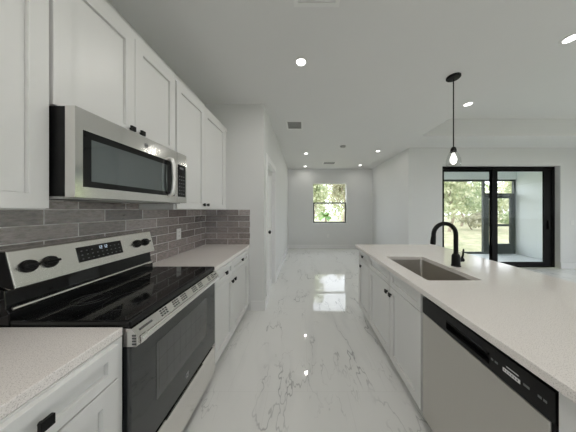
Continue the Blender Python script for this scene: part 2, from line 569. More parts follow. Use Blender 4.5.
w1 = window('window_1', 'x', YF + 0.095, WIN[0], WIN[1], WIN[2], WIN[3], M['plastic'], mid=1.634, fr=0.022)
# lower sash of the hung window
obj('lower_sash', MB().rect_frame(lambda u, v, w: (u, YF + 0.085 + w, v), WIN[0] + 0.018, WIN[1] - 0.018, WIN[2] + 0.012, 1.655, 0, 0.03, 0.038), M['bronze'], w1)
struct('trim_1', MB().box(WIN[0] - 0.03, WIN[1] + 0.03, YF - 0.025, YF + 0.10, WIN[2] - 0.02, WIN[2] + 0.004), M['trim'], bevel=0.003)
window('added_window_2', 'y', XW + 0.06, -2.9, -0.3, 0.04, 2.3, M['bronze'], mull=(-1.6,))  # both right wall windows are unseen, added to let daylight in
window('added_window_3', 'y', XW + 0.06, 0.6, 3.3, 0.04, 2.3, M['bronze'], mull=(1.95,))
window('added_window_4', 'x', YB - 0.10, 0.2, 1.6, 0.9, 2.1, M['bronze'], mull=(0.9,))  # unseen back window, added as a daylight source

# hall door in its casing
d = struct('door_1', MB().shaker(lambda u, v, w: (XH - 0.085 + w, u, v), DOOR_Y0 + 0.022, DOOR_Y1 - 0.022, 0.012, DOOR_Z - 0.022, t=0.035, fr=0.12, rec=0.010), M['trim'])
mb = MB()
mb.tube([(XH - 0.050, 2.945, 1.05), (XH + 0.012, 2.945, 1.05)], 0.011, 12)
mb.lathe([(0.027, 0), (0.027, 0.008)], (XH - 0.050, 2.945, 1.05), (1, 0, 0), 20)
mb.lathe([(0.008, 0), (0.024, 0.006), (0.028, 0.020), (0.022, 0.036), (0.004, 0.042)], (XH + 0.006, 2.945, 1.05), (1, 0, 0), 20)
obj('door_knob', mb, M['black'], d, smooth=True, label='black door knob')
cz = DOOR_Z
mb = MB()
for x0, x1 in ((XH, XH + 0.016),):
    mb.box(x0, x1, DOOR_Y0 - 0.085, DOOR_Y0 + 0.005, 0, cz + 0.085)
    mb.box(x0, x1, DOOR_Y1 - 0.005, DOOR_Y1 + 0.085, 0, cz + 0.085)
    mb.box(x0, x1, DOOR_Y0 + 0.005, DOOR_Y1 - 0.005, cz - 0.005, cz + 0.085)
mb.box(XH - 0.14, XH, DOOR_Y0, DOOR_Y0 + 0.02, 0, cz).box(XH - 0.14, XH, DOOR_Y1 - 0.02, DOOR_Y1, 0, cz).box(XH - 0.14, XH, DOOR_Y0 + 0.02, DOOR_Y1 - 0.02, cz - 0.02, cz)
struct('trim_2', mb, M['trim'], bevel=0.003)

# living room sliding glass door
yd = YL + 0.10
Pd = lambda u, v, w: (u, yd + w, v)
mb = MB()
mb.box(SL[0], SL[0] + 0.115, yd, yd + 0.09, 0, SL[3]).box(SL[1] - 0.08, SL[1], yd, yd + 0.09, 0, SL[3])
mb.box(SL[0] + 0.115, SL[1] - 0.08, yd, yd + 0.09, SL[3] - 0.06, SL[3]).box(SL[0] + 0.115, SL[1] - 0.08, yd, yd + 0.09, 0, 0.035)
sd = struct('door_2', mb, M['blackframe'], bevel=0.003)
xm = 4.655
def leaf(u0, u1, w, fl, fr_):
    mb = MB().box(u0, u0 + fl, yd + w, yd + w + 0.03, 0.036, SL[3] - 0.061).box(u1 - fr_, u1, yd + w, yd + w + 0.03, 0.036, SL[3] - 0.061)
    mb.box(u0 + fl, u1 - fr_, yd + w, yd + w + 0.03, SL[3] - 0.115, SL[3] - 0.061).box(u0 + fl, u1 - fr_, yd + w, yd + w + 0.03, 0.036, 0.125)
    o = obj('sliding_panel', mb, M['blackframe'], sd, bevel=0.003)
    obj('glass_pane', MB().box(u0 + fl - 0.005, u1 - fr_ + 0.005, yd + w + 0.012, yd + w + 0.018, 0.12, SL[3] - 0.11), M['doorglass'], o)
    return o
leaf(SL[0] + 0.116, xm + 0.06, 0.05, 0.012, 0.13)
p2 = leaf(xm - 0.06, SL[1] - 0.081, 0.012, 0.13, 0.17)
obj('pull_handle', MB().box(SL[1] - 0.175, SL[1] - 0.150, yd - 0.022, yd + 0.011, 0.92, 1.14), M['black'], p2, bevel=0.004)

# lanai behind the sliding door
LY, LXR = 6.12, 6.82
struct('floor_lanai', MB().box(XR + T, 9.0, YL + 0.21, LY + 0.25, -0.14, -0.02), M['lanai'])
struct('wall_lanai', MB().box(LXR, LXR + 0.2, YL + 0.2, LY + 0.06, -0.02, 2.62), M['stucco'])
struct('ceiling_lanai', MB().box(XR + T, 9.0, YL + 0.2, LY + 0.5, 2.60, 2.72), M['stucco'])
struct('trim_3', MB().box(XR + T, LXR, LY - 0.06, LY + 0.1, 2.36, 2.60), M['stucco'])

sx0 = XR + T + 0.02
sw = thing('screen_enclosure', 'dark bronze insect screen frame across the porch opening, left of the screen door', 'screen', (4.2, LY, -0.02))
mb = MB().box(sx0, 5.78, LY - 0.02, LY + 0.03, 2.30, 2.36).box(sx0, 5.78, LY - 0.02, LY + 0.03, -0.02, 0.04)
mb.box(sx0, sx0 + 0.05, LY - 0.02, LY + 0.03, 0.04, 2.30)
obj('frame', mb, M['bronze'], sw, bevel=0.003)
for xx in (4.05,): obj('post', MB().box(xx, xx + 0.05, LY - 0.02, LY + 0.03, 0.04, 2.30), M['bronze'], sw, bevel=0.003)
obj('screen_mesh', MB().box(sx0 + 0.05, 5.78, LY + 0.004, LY + 0.006, 0.04, 2.30), M['screen'], sw)
sd2 = thing('screen_door', 'dark bronze screen door with transom beside the white porch wall', 'door', (6.3, LY, -0.02))
mb = MB().rect_frame(lambda u, v, w: (u, LY - 0.03 + w, v), 5.785, 6.815, -0.02, 2.36, 0, 0.07, 0.05)
mb.box(5.835, 6.765, LY - 0.03, LY + 0.04, 1.86, 1.92)
obj('door_frame', mb, M['bronze'], sd2, bevel=0.003)
mb = MB().box(5.84, 5.97, LY - 0.02, LY + 0.03, 0.035, 1.855).box(6.66, 6.76, LY - 0.02, LY + 0.03, 0.035, 1.855)
mb.box(5.97, 6.66, LY - 0.02, LY + 0.03, 1.76, 1.855).box(5.97, 6.66, LY - 0.02, LY + 0.03, 0.035, 0.30).box(5.97, 6.66, LY - 0.02, LY + 0.03, 0.86, 0.93)
dl = obj('door_leaf', mb, M['bronze'], sd2, bevel=0.003)
obj('screen_mesh', MB().box(5.97, 6.66, LY + 0.004, LY + 0.006, 0.30, 1.76), M['screen'], dl)
obj('lever_handle', MB().box(5.89, 5.91, LY - 0.06, LY - 0.02, 0.93, 0.95).box(5.89, 6.0, LY - 0.075, LY - 0.06, 0.93, 0.95), M['black'], dl)

# ------------------------------------------------------------------ kitchen cabinets
PL = lambda xf: (lambda u, v, w: (xf + w, u, v))          # faces +x
PI_ = lambda xf: (lambda u, v, w: (xf - w, u, v))         # faces -x

def knob(parent, P, u, v, w, s=0.030):
    mb = MB()
    c, e = Vector(P(u, v, w)), Vector(P(u, v, w + 0.016))
    mb.tube([c, e], 0.006, 10)
    p, q = P(u - s / 2, v - s / 2, w + 0.014), P(u + s / 2, v + s / 2, w + 0.026)
    mb.box(p[0], q[0], p[1], q[1], p[2], q[2])
    return obj('knob', mb, M['black'], parent, bevel=0.0015, label='small square black knob')

def pbox(P, u0, u1, v0, v1, w0, w1):
    p, q = P(u0, v0, w0), P(u1, v1, w1)
    return MB().box(p[0], q[0], p[1], q[1], p[2], q[2])

XU = -1.045     # upper door faces
UF = XU - 0.019
def upper(label, y0, y1, z0, z1, doors, ztrim=2.51, fill=0.0):
    t = thing('wall_cabinet', label, 'cabinet', ((XL + UF) / 2, (y0 + y1) / 2, z0))
    obj('body', MB().box(XL + 0.012, UF - 0.001, y0, y1 + fill, z0, z1), M['cab'], t)
    obj('top_trim', MB().box(UF - 0.03, UF + 0.012, y0, y1 + fill, z1 + 0.0005, ztrim), M['cab'], t)
    P = PL(UF)
    for (a, b, ku) in doors:
        dd = obj('door', MB().shaker(P, a, b, z0 + 0.004, z1 - 0.004), M['cab'], t)
        if ku is not None: knob(dd, P, ku, z0 + 0.05, 0.019)
    return t
UT = 2.468
upper('tall white wall cabinet left of the microwave, nearest the camera', 0.02, 0.786, 1.40, UT, [(0.024, 0.400, 0.37), (0.404, 0.782, 0.435)])
upper('short white wall cabinet with two doors right above the microwave', 0.79, 1.558, 1.838, UT, [(0.796, 1.180, 1.148), (1.184, 1.553, 1.218)])
upper('tall white two-door wall cabinet right of the microwave, by the end wall', 1.562, 2.555, 1.40, UT, [(1.575, 2.020, 1.985), (2.024, 2.548, 2.062)], fill=0.078)

XB = -0.725     # base door faces
BF = XB - 0.019
def basecab(label, P, back, face, y0, y1, cols, ztop=0.8785, end_fill=0.0, name='base_cabinet'):
    """cols: (u0,u1,knob_u drawer or None, knob_u door or None)."""
    t = thing(name, label, 'cabinet', ((back + face) / 2, (y0 + y1) / 2, 0))
    s = 1 if face > back else -1
    b = MB().box(back, face - s * 0.001, y0, y1 + end_fill, 0.105, ztop)
    obj('body', b, M['cab'], t)
    obj('toe_kick', MB().box(back, face - s * 0.07, y0, y1 + end_fill, 0, 0.1045), M['cab'], t)
    for (a, c, kd, kk) in cols:
        dr = obj('drawer', MB().shaker(P, a, c, 0.745, 0.872, fr=0.038), M['cab'], t)
        if kd is not None: knob(dr, P, kd, 0.812, 0.019)
        if kk != 'none':
            do = obj('door', MB().shaker(P, a, c, 0.115, 0.739), M['cab'], t)
            if kk is not None: knob(do, P, kk, 0.675, 0.019)
    return t
basecab('white base cabinet left of the range under the near counter', PL(BF), XL + 0.002, BF, -0.30, 0.782,
        [(0.262, 0.745, 0.5225, 0.30), (-0.296, 0.258, -0.02, 0.22)])
basecab('white base cabinet with two drawers between range and end wall', PL(BF), XL + 0.002, BF, 1.562, 2.50,
        [(1.568, 1.958, 1.77, 1.925), (1.964, 2.495, 2.235, 1.996)], end_fill=0.132)

# countertops of the kitchen run
def slab(name, label, x0, x1, y0, y1, loc):
    o = obj(name, MB().box(x0, x1, y0, y1, 0.880, 0.914), M['quartz'], loc=loc, bevel=0.003)
    tag(o, label, 'countertop'); return o
slab('countertop', 'pale speckled quartz countertop left of the range, nearest the camera', XL + 0.0115, -0.745, -0.30, 0.786, (-1.05, 0.25, 0.884))
slab('countertop', 'pale speckled quartz countertop between the range and the tiled end wall', XL + 0.0115, -0.735, 1.560, YE - 0.0105, (-1.05, 2.1, 0.884))

# backsplash tiles
o = obj('tile_backsplash', MB().box(XL + 0.001, XL + 0.010, -0.30, 0.786, 0.885, 1.398).box(XL + 0.001, XL + 0.010, 0.786, 1.562, 0.885, 1.45).box(XL + 0.001, XL + 0.010, 1.562, YE - 0.0105, 0.885, 1.398), M['tileL'], loc=(XL, 1.2, 0.915))
tag(o, 'long grey glazed tile backsplash on the wall behind the range', 'backsplash')
o = obj('tile_backsplash', MB().box(XL + 0.0105, -0.735, YE - 0.010, YE - 0.001, 0.885, 1.398), M['tileE'], loc=(-1.05, YE, 0.915))
tag(o, 'short dark taupe tile backsplash on the end wall of the counter', 'backsplash')

# wall plates
def plate(label, P, u, v, kind):
    t = thing('wall_outlet' if kind == 'outlet' else 'light_switch', label, 'outlet' if kind == 'outlet' else 'switch', P(u, v, 0))
    obj('cover_plate', pbox(P, u - 0.036, u + 0.036, v - 0.058, v + 0.058, 0.0003, 0.006), M['plastic'], t, bevel=0.002)
    if kind == 'outlet':
        for dv in (-0.022, 0.022):
            s = obj('socket', pbox(P, u - 0.016, u + 0.016, v + dv - 0.014, v + dv + 0.014, 0.0062, 0.008), M['plastic'], t, bevel=0.002)
            obj('slot', MB().add(*merge(pbox(P, u - 0.008, u - 0.005, v + dv - 0.006, v + dv + 0.006, 0.0081, 0.0084), pbox(P, u + 0.005, u + 0.008, v + dv - 0.006, v + dv + 0.006, 0.0081, 0.0084))), M['ventdark'], s)
    else:
        obj('rocker', pbox(P, u - 0.016, u + 0.016, v - 0.033, v + 0.033, 0.0062, 0.010), M['plastic'], t, bevel=0.002)
    return t
def merge(*ms):
    r = MB()
    for m_ in ms: r.add(m_.v, m_.f)
    return r.v, r.f
plate('white wall outlet on the grey tile right of the range', lambda u, v, w: (XL + 0.010 + w, u, v), 2.06, 1.135, 'outlet')
plate('white wall outlet low on the far wall under the window', lambda u, v, w: (u, YF - w, v), 0.90, 0.45, 'outlet')
plate('white light switch on the wall right of the sliding door', lambda u, v, w: (u, YL - w, v), 6.38, 1.09, 'switch')

# ------------------------------------------------------------------ emblem used on the appliances
def emblem(parent, P, u, v, w, r):
    mb = MB()
    c = Vector(P(u, v, w)); ax = Vector(P(u, v, w + 1)) - c
    mb.lathe([(r, 0), (r, 0.0015)], c, ax, 24)
    e = obj('emblem', mb, M['emblem'], parent, label='small round metal emblem')
    mk = MB()
    def ring(rad, n, a0, a1, cu=0, cv=0):
        return [Vector(P(u + cu + rad * math.cos(a0 + (a1 - a0) * k / n), v + cv + rad * math.sin(a0 + (a1 - a0) * k / n), w + 0.0018)) for k in range(n + 1)]
    mk.tube(ring(r * 0.86, 24, 0, 2 * PI), r * 0.05, 6)
    mk.tube(ring(r * 0.30, 14, 0.5, 5.6, cu=-r * 0.28), r * 0.07, 6)
    mk.tube(ring(r * 0.30, 14, 0.0, 5.2, cu=r * 0.32), r * 0.07, 6)
    obj('emblem_script', mk, M['blackplastic'], parent)
    return e

# ------------------------------------------------------------------ range
RY0, RY1, RXF, RZ = 0.792, 1.552, -0.720, 0.936
rg = thing('kitchen_range', 'stainless steel electric range with black glass cooktop and oven door', 'range', ((XL + RXF) / 2, (RY0 + RY1) / 2, 0))
obj('body', MB().box(XL + 0.03, RXF - 0.035, RY0 + 0.002, RY1 - 0.002, 0.06, RZ - 0.032), M['black'], rg)
for yy in (RY0 + 0.08, RY1 - 0.08):
    for xx in (XL + 0.10, RXF - 0.12):
        obj('levelling_foot', MB().lathe([(0.02, 0), (0.02, 0.0595)], (xx, yy, 0), seg=12), M['black'], rg)

ct = obj('cooktop', MB().box(XL + 0.135, RXF, RY0, RY1, RZ - 0.031, RZ), M['blackgloss'], rg, bevel=0.006)
for (cx, cy, r) in ((-0.88, 0.99, 0.115), (-0.88, 1.36, 0.085), (-1.10, 0.99, 0.075), (-1.10, 1.36, 0.10)):
    mk = MB()
    for q in (r, r * 0.62): mk.tube([(cx + q * math.cos(2 * PI * k / 40), cy + q * math.sin(2 * PI * k / 40), RZ + 0.0002) for k in range(41)], 0.0008, 5)
    obj('burner_ring', mk, M['ringink'], ct)
# backguard
bgm = MB().prism([(XL + 0.02, RZ - 0.03), (XL + 0.134, RZ - 0.03), (XL + 0.134, RZ + 0.028), (XL + 0.120, RZ + 0.045), (XL + 0.112, 1.060), (XL + 0.02, 1.10)], 'y', RY0, RY1)
bg = obj('backguard', bgm, M['blackgloss'], rg, bevel=0.003)
mb = MB().prism([(XL + 0.136, RZ + 0.034), (XL + 0.139, RZ + 0.042), (XL + 0.136, RZ + 0.048), (XL + 0.126, RZ + 0.05)], 'y', RY0 + 0.01, RY1 - 0.01)
obj('chrome_strip', mb, M['steel'], bg)
# sloped stainless control panel
pa, pb = Vector((-1.206, 0, 1.066)), Vector((-1.246, 0, 1.222))
cp = obj('control_panel', MB().prism([(pa.x, pa.z), (pb.x, pb.z), (pb.x - 0.015, pb.z + 0.004), (XL + 0.022, pb.z + 0.002), (XL + 0.022, 1.105), (pa.x - 0.03, pa.z - 0.006)], 'y', RY0 + 0.004, RY1 - 0.004), M['panelsteel'], rg, bevel=0.003)
for ya, yb in ((RY0 - 0.001, RY0 + 0.0035), (RY1 - 0.0035, RY1 + 0.001)):
    mb = MB().prism([(pa.x - 0.004, pa.z - 0.002), (pb.x - 0.004, pb.z), (XL + 0.022, pb.z + 0.002), (XL + 0.022, 1.10)], 'y', ya, yb)
    obj('end_cap', mb, M['blackplastic'], cp)
pv = (pb - pa); plen = pv.length; pv.normalize(); pn = Vector((pv.z, 0, -pv.x))
PP = lambda u, v, w: tuple(pa + pv * v + pn * w + Vector((0, u, 0)))
def panelbox(u0, u1, v0, v1, w0, w1):
    vs = [PP(u, v, w) for w in (w0, w1) for (u, v) in ((u0, v0), (u1, v0), (u1, v1), (u0, v1))]
    return MB().add(vs, [(0, 1, 2, 3), (4, 5, 6, 7), (0, 1, 5, 4), (1, 2, 6, 5), (2, 3, 7, 6), (3, 0, 4, 7)])
for ky in (0.848, 0.920, 1.404, 1.474):
    kb = MB().lathe([(0.0285, 0), (0.0285, 0.004), (0.025, 0.006), (0.0245, 0.016), (0.020, 0.020)], PP(ky, plen * 0.52, 0.0005), tuple(pn), 24)
    kn = obj('control_knob', kb, M['blackplastic'], rg, smooth=True, label='black round burner knob')
    obj('grip', panelbox(ky - 0.021, ky + 0.021, plen * 0.52 - 0.006, plen * 0.52 + 0.006, 0.018, 0.034), M['blackplastic'], kn, bevel=0.003)
dp = obj('display_panel', panelbox(1.035, 1.285, plen * 0.28, plen * 0.80, 0.0005, 0.003), M['blackgloss'], rg, label='black touch control panel')
for r_ in range(3):
    for c_ in range(9):
        if r_ == 2 and 3 <= c_ <= 5: continue
        u = 1.050 + c_ * 0.0265; v = plen * (0.36 + 0.14 * r_)
        obj('key_mark', panelbox(u, u + 0.008, v, v + 0.0045, 0.0031, 0.0034), M['greyink'], dp)
mk = MB()
def seg7(ch, u, v, h):
    w_, t_ = h * 0.5, h * 0.13
    S = {'1': 'bc', '2': 'abged', ':': ''}
    R_ = {'a': (0, h - t_, w_, h), 'b': (w_ - t_, h / 2, w_, h), 'c': (w_ - t_, 0, w_, h / 2), 'd': (0, 0, w_, t_), 'e': (0, 0, t_, h / 2), 'g': (0, h / 2 - t_ / 2, w_, h / 2 + t_ / 2)}
    for s in S[ch]:
        a0, b0, a1, b1 = R_[s]
        q = panelbox(u + a0, u + a1, v + b0, v + b1, 0.0031, 0.0034); mk.add(q.v, q.f)
for ch, du in (('1', 0), ('2', 0.013)): seg7(ch, 1.142 + du, plen * 0.62, 0.018)
for ch, du in (('1', 0.03), ('2', 0.043)): seg7(ch, 1.142 + du, plen * 0.62, 0.018)
obj('clock', mk, M['clock'], dp)
# front: vent trim, oven door, handle, drawer
PR = PL(RXF)
ta, tb = Vector((RXF + 0.030, 0, 0.870)), Vector((RXF + 0.004, 0, 0.901))
tr = obj('vent_trim', MB().prism([(RXF - 0.034, 0.824), (RXF + 0.022, 0.824), (RXF + 0.031, 0.832), (ta.x, ta.z), (tb.x, tb.z), (RXF - 0.034, 0.903)], 'y', RY0 + 0.002, RY1 - 0.002), M['steelH'], rg, bevel=0.002)
tv = (tb - ta); tl = tv.length; tv.normalize(); tn = Vector((tv.z, 0, -tv.x))
def trimbox(mb, y0, y1, v0, v1):
    vs = [tuple(ta + tv * v + tn * w + Vector((0, u, 0))) for w in (0.0003, 0.0008) for (u, v) in ((y0, v0), (y1, v0), (y1, v1), (y0, v1))]
    return mb.add(vs, [(0, 1, 2, 3), (4, 5, 6, 7), (0, 1, 5, 4), (1, 2, 6, 5), (2, 3, 7, 6), (3, 0, 4, 7)])
for (g0, n) in ((0.935, 3), (1.025, 3), (1.095, 3), (1.205, 3), (1.275, 3), (1.40, 2), (1.455, 2)):
    mk = MB()
    for i in range(n):
        for j in range(3):
            trimbox(mk, g0 + i * 0.017 + j * 0.003, g0 + i * 0.017 + j * 0.003 + 0.012, 0.004 + j * 0.012, 0.012 + j * 0.012)
    obj('vent_grid', mk, M['ventdark'], tr)
for a, b in ((0.815, 0.885), (1.495, 1.535)):
    obj('end_slot', trimbox(MB(), a, b, 0.014, 0.024), M['ventdark'], tr)
mk = MB()
for k in range(4): mk.box(RXF + 0.006, RXF + 0.022, RY0 + 0.0008, RY0 + 0.0018, 0.833 + k * 0.012, 0.840 + k * 0.012)
obj('side_slots', mk, M['ventdark'], tr)
dr = obj('oven_door', MB().box(RXF - 0.034, RXF, RY0 + 0.002, RY1 - 0.002, 0.312, 0.822), M['ovenglass'], rg, bevel=0.004)
win = obj('oven_window', MB().box(RXF + 0.0003, RXF + 0.0012, 0.932, 1.415, 0.465, 0.745), M['ovenwin'], dr)
mk = MB()
for k in range(9):
    mk.box(RXF + 0.0013, RXF + 0.0015, 0.95 + k * 0.054, 0.9515 + k * 0.054, 0.50, 0.71)
for z_ in (0.56, 0.65): mk.box(RXF + 0.0013, RXF + 0.0015, 0.94, 1.405, z_, z_ + 0.002)
obj('rack_pattern', mk, M['ringink'], dr)
hb = MB().prism([(RXF + 0.0315, 0.834), (RXF + 0.040, 0.838), (RXF + 0.042, 0.852), (RXF + 0.038, 0.860), (RXF + 0.0315, 0.862)], 'y', RY0 + 0.012, RY1 - 0.012)
for ya, yb in ((RY0 + 0.012, RY0 + 0.045), (RY1 - 0.045, RY1 - 0.012)):
    hb.box(RXF + 0.0315, RXF + 0.036, ya, yb, 0.832, 0.866)
hd = obj('door_handle', hb, M['steelH'], tr, bevel=0.002)
emblem(dr, PR, 1.184, 0.372, 0.0003, 0.017)
wd = obj('warming_drawer', MB().box(RXF - 0.034, RXF + 0.002, RY0 + 0.002, RY1 - 0.002, 0.075, 0.296), M['steelH'], rg, bevel=0.004)
obj('drawer_lip', MB().prism([(RXF - 0.03, 0.297), (RXF + 0.010, 0.297), (RXF + 0.010, 0.3005), (RXF - 0.03, 0.306)], 'y', RY0 + 0.20, RY1 - 0.20), M['steelH'], wd)

# ------------------------------------------------------------------ microwave
MX, MZ0, MZ1, MY0, MY1 = -0.950, 1.452, 1.834, 0.792, 1.548
mw = thing('microwave', 'stainless steel over-the-range microwave under the short wall cabinet', 'microwave', ((XL + MX) / 2, (MY0 + MY1) / 2, MZ0))
obj('body', MB().box(XL + 0.012, MX - 0.044, MY0, MY1, MZ0 + 0.004, MZ1 - 0.001), M['black'], mw, bevel=0.002)
dy = 1.432
PM = PL(MX)
gl0, gl1, gz0, gz1 = 0.820, 1.352, 1.498, 1.745
# stainless face frame (door) with the glass set in
def holed(mb, u0, u1, v0, v1, a0, a1, b0, b1, w0, w1):
    for q in ((u0, a0, v0, v1), (a1, u1, v0, v1), (a0, a1, v0, b0), (a0, a1, b1, v1)):
        x = pbox(PM, q[0], q[1], q[2], q[3], w0, w1); mb.add(x.v, x.f)
    return mb
md = obj('door', holed(MB(), MY0, dy, MZ0, MZ1, gl0, 1.405, gz0, gz1, -0.042, 0.0), M['steelH'], mw)
gw = obj('door_glass', pbox(PM, gl0, 1.405, gz0, gz1, -0.030, -0.003), M['blackgloss'], md)
obj('viewing_window', pbox(PM, gl0 + 0.035, gl1 - 0.02, gz0 + 0.028, gz1 - 0.032, -0.0028, -0.002), M['mwwin'], md)
hm = MB()
hp = [(MX + 0.0, 1.350, gz0 + 0.000), (MX + 0.020, 1.350, gz0 + 0.010), (MX + 0.030, 1.350, gz0 + 0.05), (MX + 0.034, 1.350, 1.62), (MX + 0.030, 1.350, gz1 - 0.03), (MX + 0.020, 1.350, gz1 + 0.010), (MX + 0.0, 1.350, gz1 + 0.018)]
hm.tube(hp, 0.0125, 12)
obj('door_handle', hm, M['handlesteel'], md, smooth=True)
emblem(md, PM, 1.150, 1.788, 0.0003, 0.014)
cpn = obj('control_panel', pbox(PM, dy + 0.002, MY1, MZ0, MZ1, -0.042, 0.0), M['steelH'], mw)
kp = obj('keypad', pbox(PM, dy + 0.012, MY1 - 0.014, gz0, gz1, 0.0003, 0.002), M['blackgloss'], mw)
for r_ in range(6):
    for c_ in range(3):
        obj('key_mark', pbox(PM, dy + 0.022 + c_ * 0.026, dy + 0.034 + c_ * 0.026, gz0 + 0.02 + r_ * 0.027, gz0 + 0.026 + r_ * 0.027, 0.0021, 0.0024), M['greyink'], kp)
mk = pbox(PM, dy + 0.030, dy + 0.075, gz1 - 0.035, gz1 - 0.018, 0.0021, 0.0024)
obj('clock', mk, M['greyink'], kp)
bot = obj('bottom_panel', MB().box(XL + 0.02, MX - 0.05, MY0 + 0.004, MY1 - 0.004, MZ0 - 0.006, MZ0 + 0.0035), M['ventgrey'], mw)
for g0 in (0.86, 1.37):
    mk = MB()
    for k in range(8): mk.box(-1.16, -1.02, g0 + k * 0.012, g0 + 0.006 + k * 0.012, MZ0 - 0.0075, MZ0 - 0.006)
    obj('grease_filter', mk, M['ventdark'], bot)

for ly in (0.98, 1.36):
    obj('cooktop_lamp', MB().lathe([(0.022, 0), (0.022, 0.003)], (-1.27, ly, MZ0 - 0.0095), seg=16), M['plastic'], bot)

# ------------------------------------------------------------------ island
IX0, IX1, IY0, IY1 = 0.728, 1.81, 0.28, 2.645
IXF = 0.752; IFB = IXF + 0.019
PIs = PI_(IFB)
IBK = 1.42
basecab('narrow white island cabinet at the far end of the island', PIs, IBK, IFB, 2.162, 2.575, [(2.172, 2.565, 2.36, 2.44)])
sinkcab = basecab('white double-door sink cabinet in the island beside the dishwasher', PIs, IBK, IFB, 1.200, 2.158, [(1.655, 2.152, None, 1.688), (1.214, 1.648, None, 1.615)], ztop=0.660)
obj('apron_rail', MB().box(IFB + 0.001, IFB + 0.02, 1.200, 2.158, 0.6605, 0.8785).box(IFB + 0.0205, IBK, 1.200, 1.218, 0.6605, 0.8785).box(IFB + 0.0205, IBK, 2.14, 2.158, 0.6605, 0.8785), M['cab'], sinkcab)
o = obj('end_panel', MB().box(IXF, IBK, 0.34, 0.5595, 0, 0.8785), M['cab'], loc=(1.0, 0.44, 0), bevel=0.002)
tag(o, 'plain white island end panel right of the dishwasher', 'panel')
o = obj('back_panel', MB().box(IBK + 0.001, IBK + 0.02, 0.34, 2.575, 0, 0.8785), M['cab'], loc=(IBK, 1.4, 0), bevel=0.002)
tag(o, 'white back panel along the seating side of the island', 'panel')

# island worktop with the sink cut-out (rounded corners)
SX0, SX1, SY0, SY1 = 0.855, 1.235, 1.305, 1.970
def rrect(x0, x1, y0, y1, r, n=6):
    pts = []
    for cx, cy, a in ((x1 - r, y1 - r, 0), (x0 + r, y1 - r, 90), (x0 + r, y0 + r, 180), (x1 - r, y0 + r, 270)):
        for k in range(n + 1):
            t_ = R(a + 90 * k / n)
            pts.append((cx + r * math.cos(t_), cy + r * math.sin(t_)))
    return pts
def ring_plate(x0, x1, y0, y1, hole, z0, z1):
    """rectangular slab with a hole: match each hole vertex to a point on the outer rectangle."""
    cx, cy = (hole[0][0] + hole[len(hole) // 2][0]) / 2, sum(p[1] for p in hole) / len(hole)
    bm = bmesh.new()
    outer = [(x0, y0), (x1, y0), (x1, y1), (x0, y1)]
    vo = [bm.verts.new((*p, 0)) for p in outer]; vh = [bm.verts.new((*p, 0)) for p in hole]
    es = [bm.edges.new((vo[i], vo[(i + 1) % 4])) for i in range(4)] + [bm.edges.new((vh[i], vh[(i + 1) % len(vh)])) for i in range(len(vh))]
    bmesh.ops.triangle_fill(bm, use_beauty=True, edges=es)
    bm.verts.index_update()
    tri = [tuple(v.index for v in f.verts) for f in bm.faces]
    tri = [t_ for t_ in tri if not all(i >= 4 for i in t_) or True]
    pts = [tuple(v.co[:2]) for v in bm.verts]
    bm.free()
    mb = MB(); n = len(pts)
    vs = [(p[0], p[1], z0) for p in pts] + [(p[0], p[1], z1) for p in pts]
    fs = [t_ for t_ in tri] + [tuple(i + n for i in t_) for t_ in tri]
    fs += [(i, (i + 1) % 4, (i + 1) % 4 + n, i + n) for i in range(4)]
    m_ = len(hole)
    fs += [(4 + i, 4 + (i + 1) % m_, 4 + (i + 1) % m_ + n, 4 + i + n) for i in range(m_)]
    return mb.add(vs, fs)
hole = rrect(SX0, SX1, SY0, SY1, 0.018)
o = obj('countertop', ring_plate(IX0, IX1, IY0, IY1, hole, 0.880, 0.914), M['quartz'], loc=(1.27, 1.4, 0.884), bevel=0.003)
tag(o, 'wide pale speckled quartz island countertop with a sink cut into it', 'countertop')

# undermount sink
sk = thing('sink', 'stainless steel undermount sink set in the island countertop', 'sink', (1.045, 1.64, 0.67))
rings = [(rrect(SX0 - 0.012, SX1 + 0.012, SY0 - 0.012, SY1 + 0.012, 0.03), 0.8790), (rrect(SX0 - 0.004, SX1 + 0.004, SY0 - 0.004, SY1 + 0.004, 0.022), 0.8790),
         (rrect(SX0 - 0.003, SX1 + 0.003, SY0 - 0.003, SY1 + 0.003, 0.022), 0.875), (rrect(SX0 + 0.003, SX1 - 0.003, SY0 + 0.003, SY1 - 0.003, 0.022), 0.715),
         (rrect(SX0 + 0.010, SX1 - 0.010, SY0 + 0.010, SY1 - 0.010, 0.020), 0.697), (rrect(SX0 + 0.030, SX1 - 0.030, SY0 + 0.030, SY1 - 0.030, 0.012), 0.690)]
mb = MB(); vs = []; fs = []; n = len(rings[0][0])
for pts, z_ in rings: vs += [(p[0], p[1], z_) for p in pts]
for k in range(len(rings) - 1):
    for i in range(n): fs.append((k * n + i, k * n + (i + 1) % n, (k + 1) * n + (i + 1) % n, (k + 1) * n + i))
fs.append(tuple((len(rings) - 1) * n + i for i in range(n)))
mb.add(vs, fs)
bowl = obj('bowl', mb, M['sinksteel'], sk, smooth=True)
so = bowl.modifiers.new('thickness', 'SOLIDIFY'); so.thickness = 0.0015; so.offset = -1
obj('drain', MB().lathe([(0.045, 0), (0.045, 0.003), (0.036, 0.004), (0.030, 0.0015)], (1.10, 1.64, 0.6903), seg=24), M['sinksteel'], sk, smooth=True)

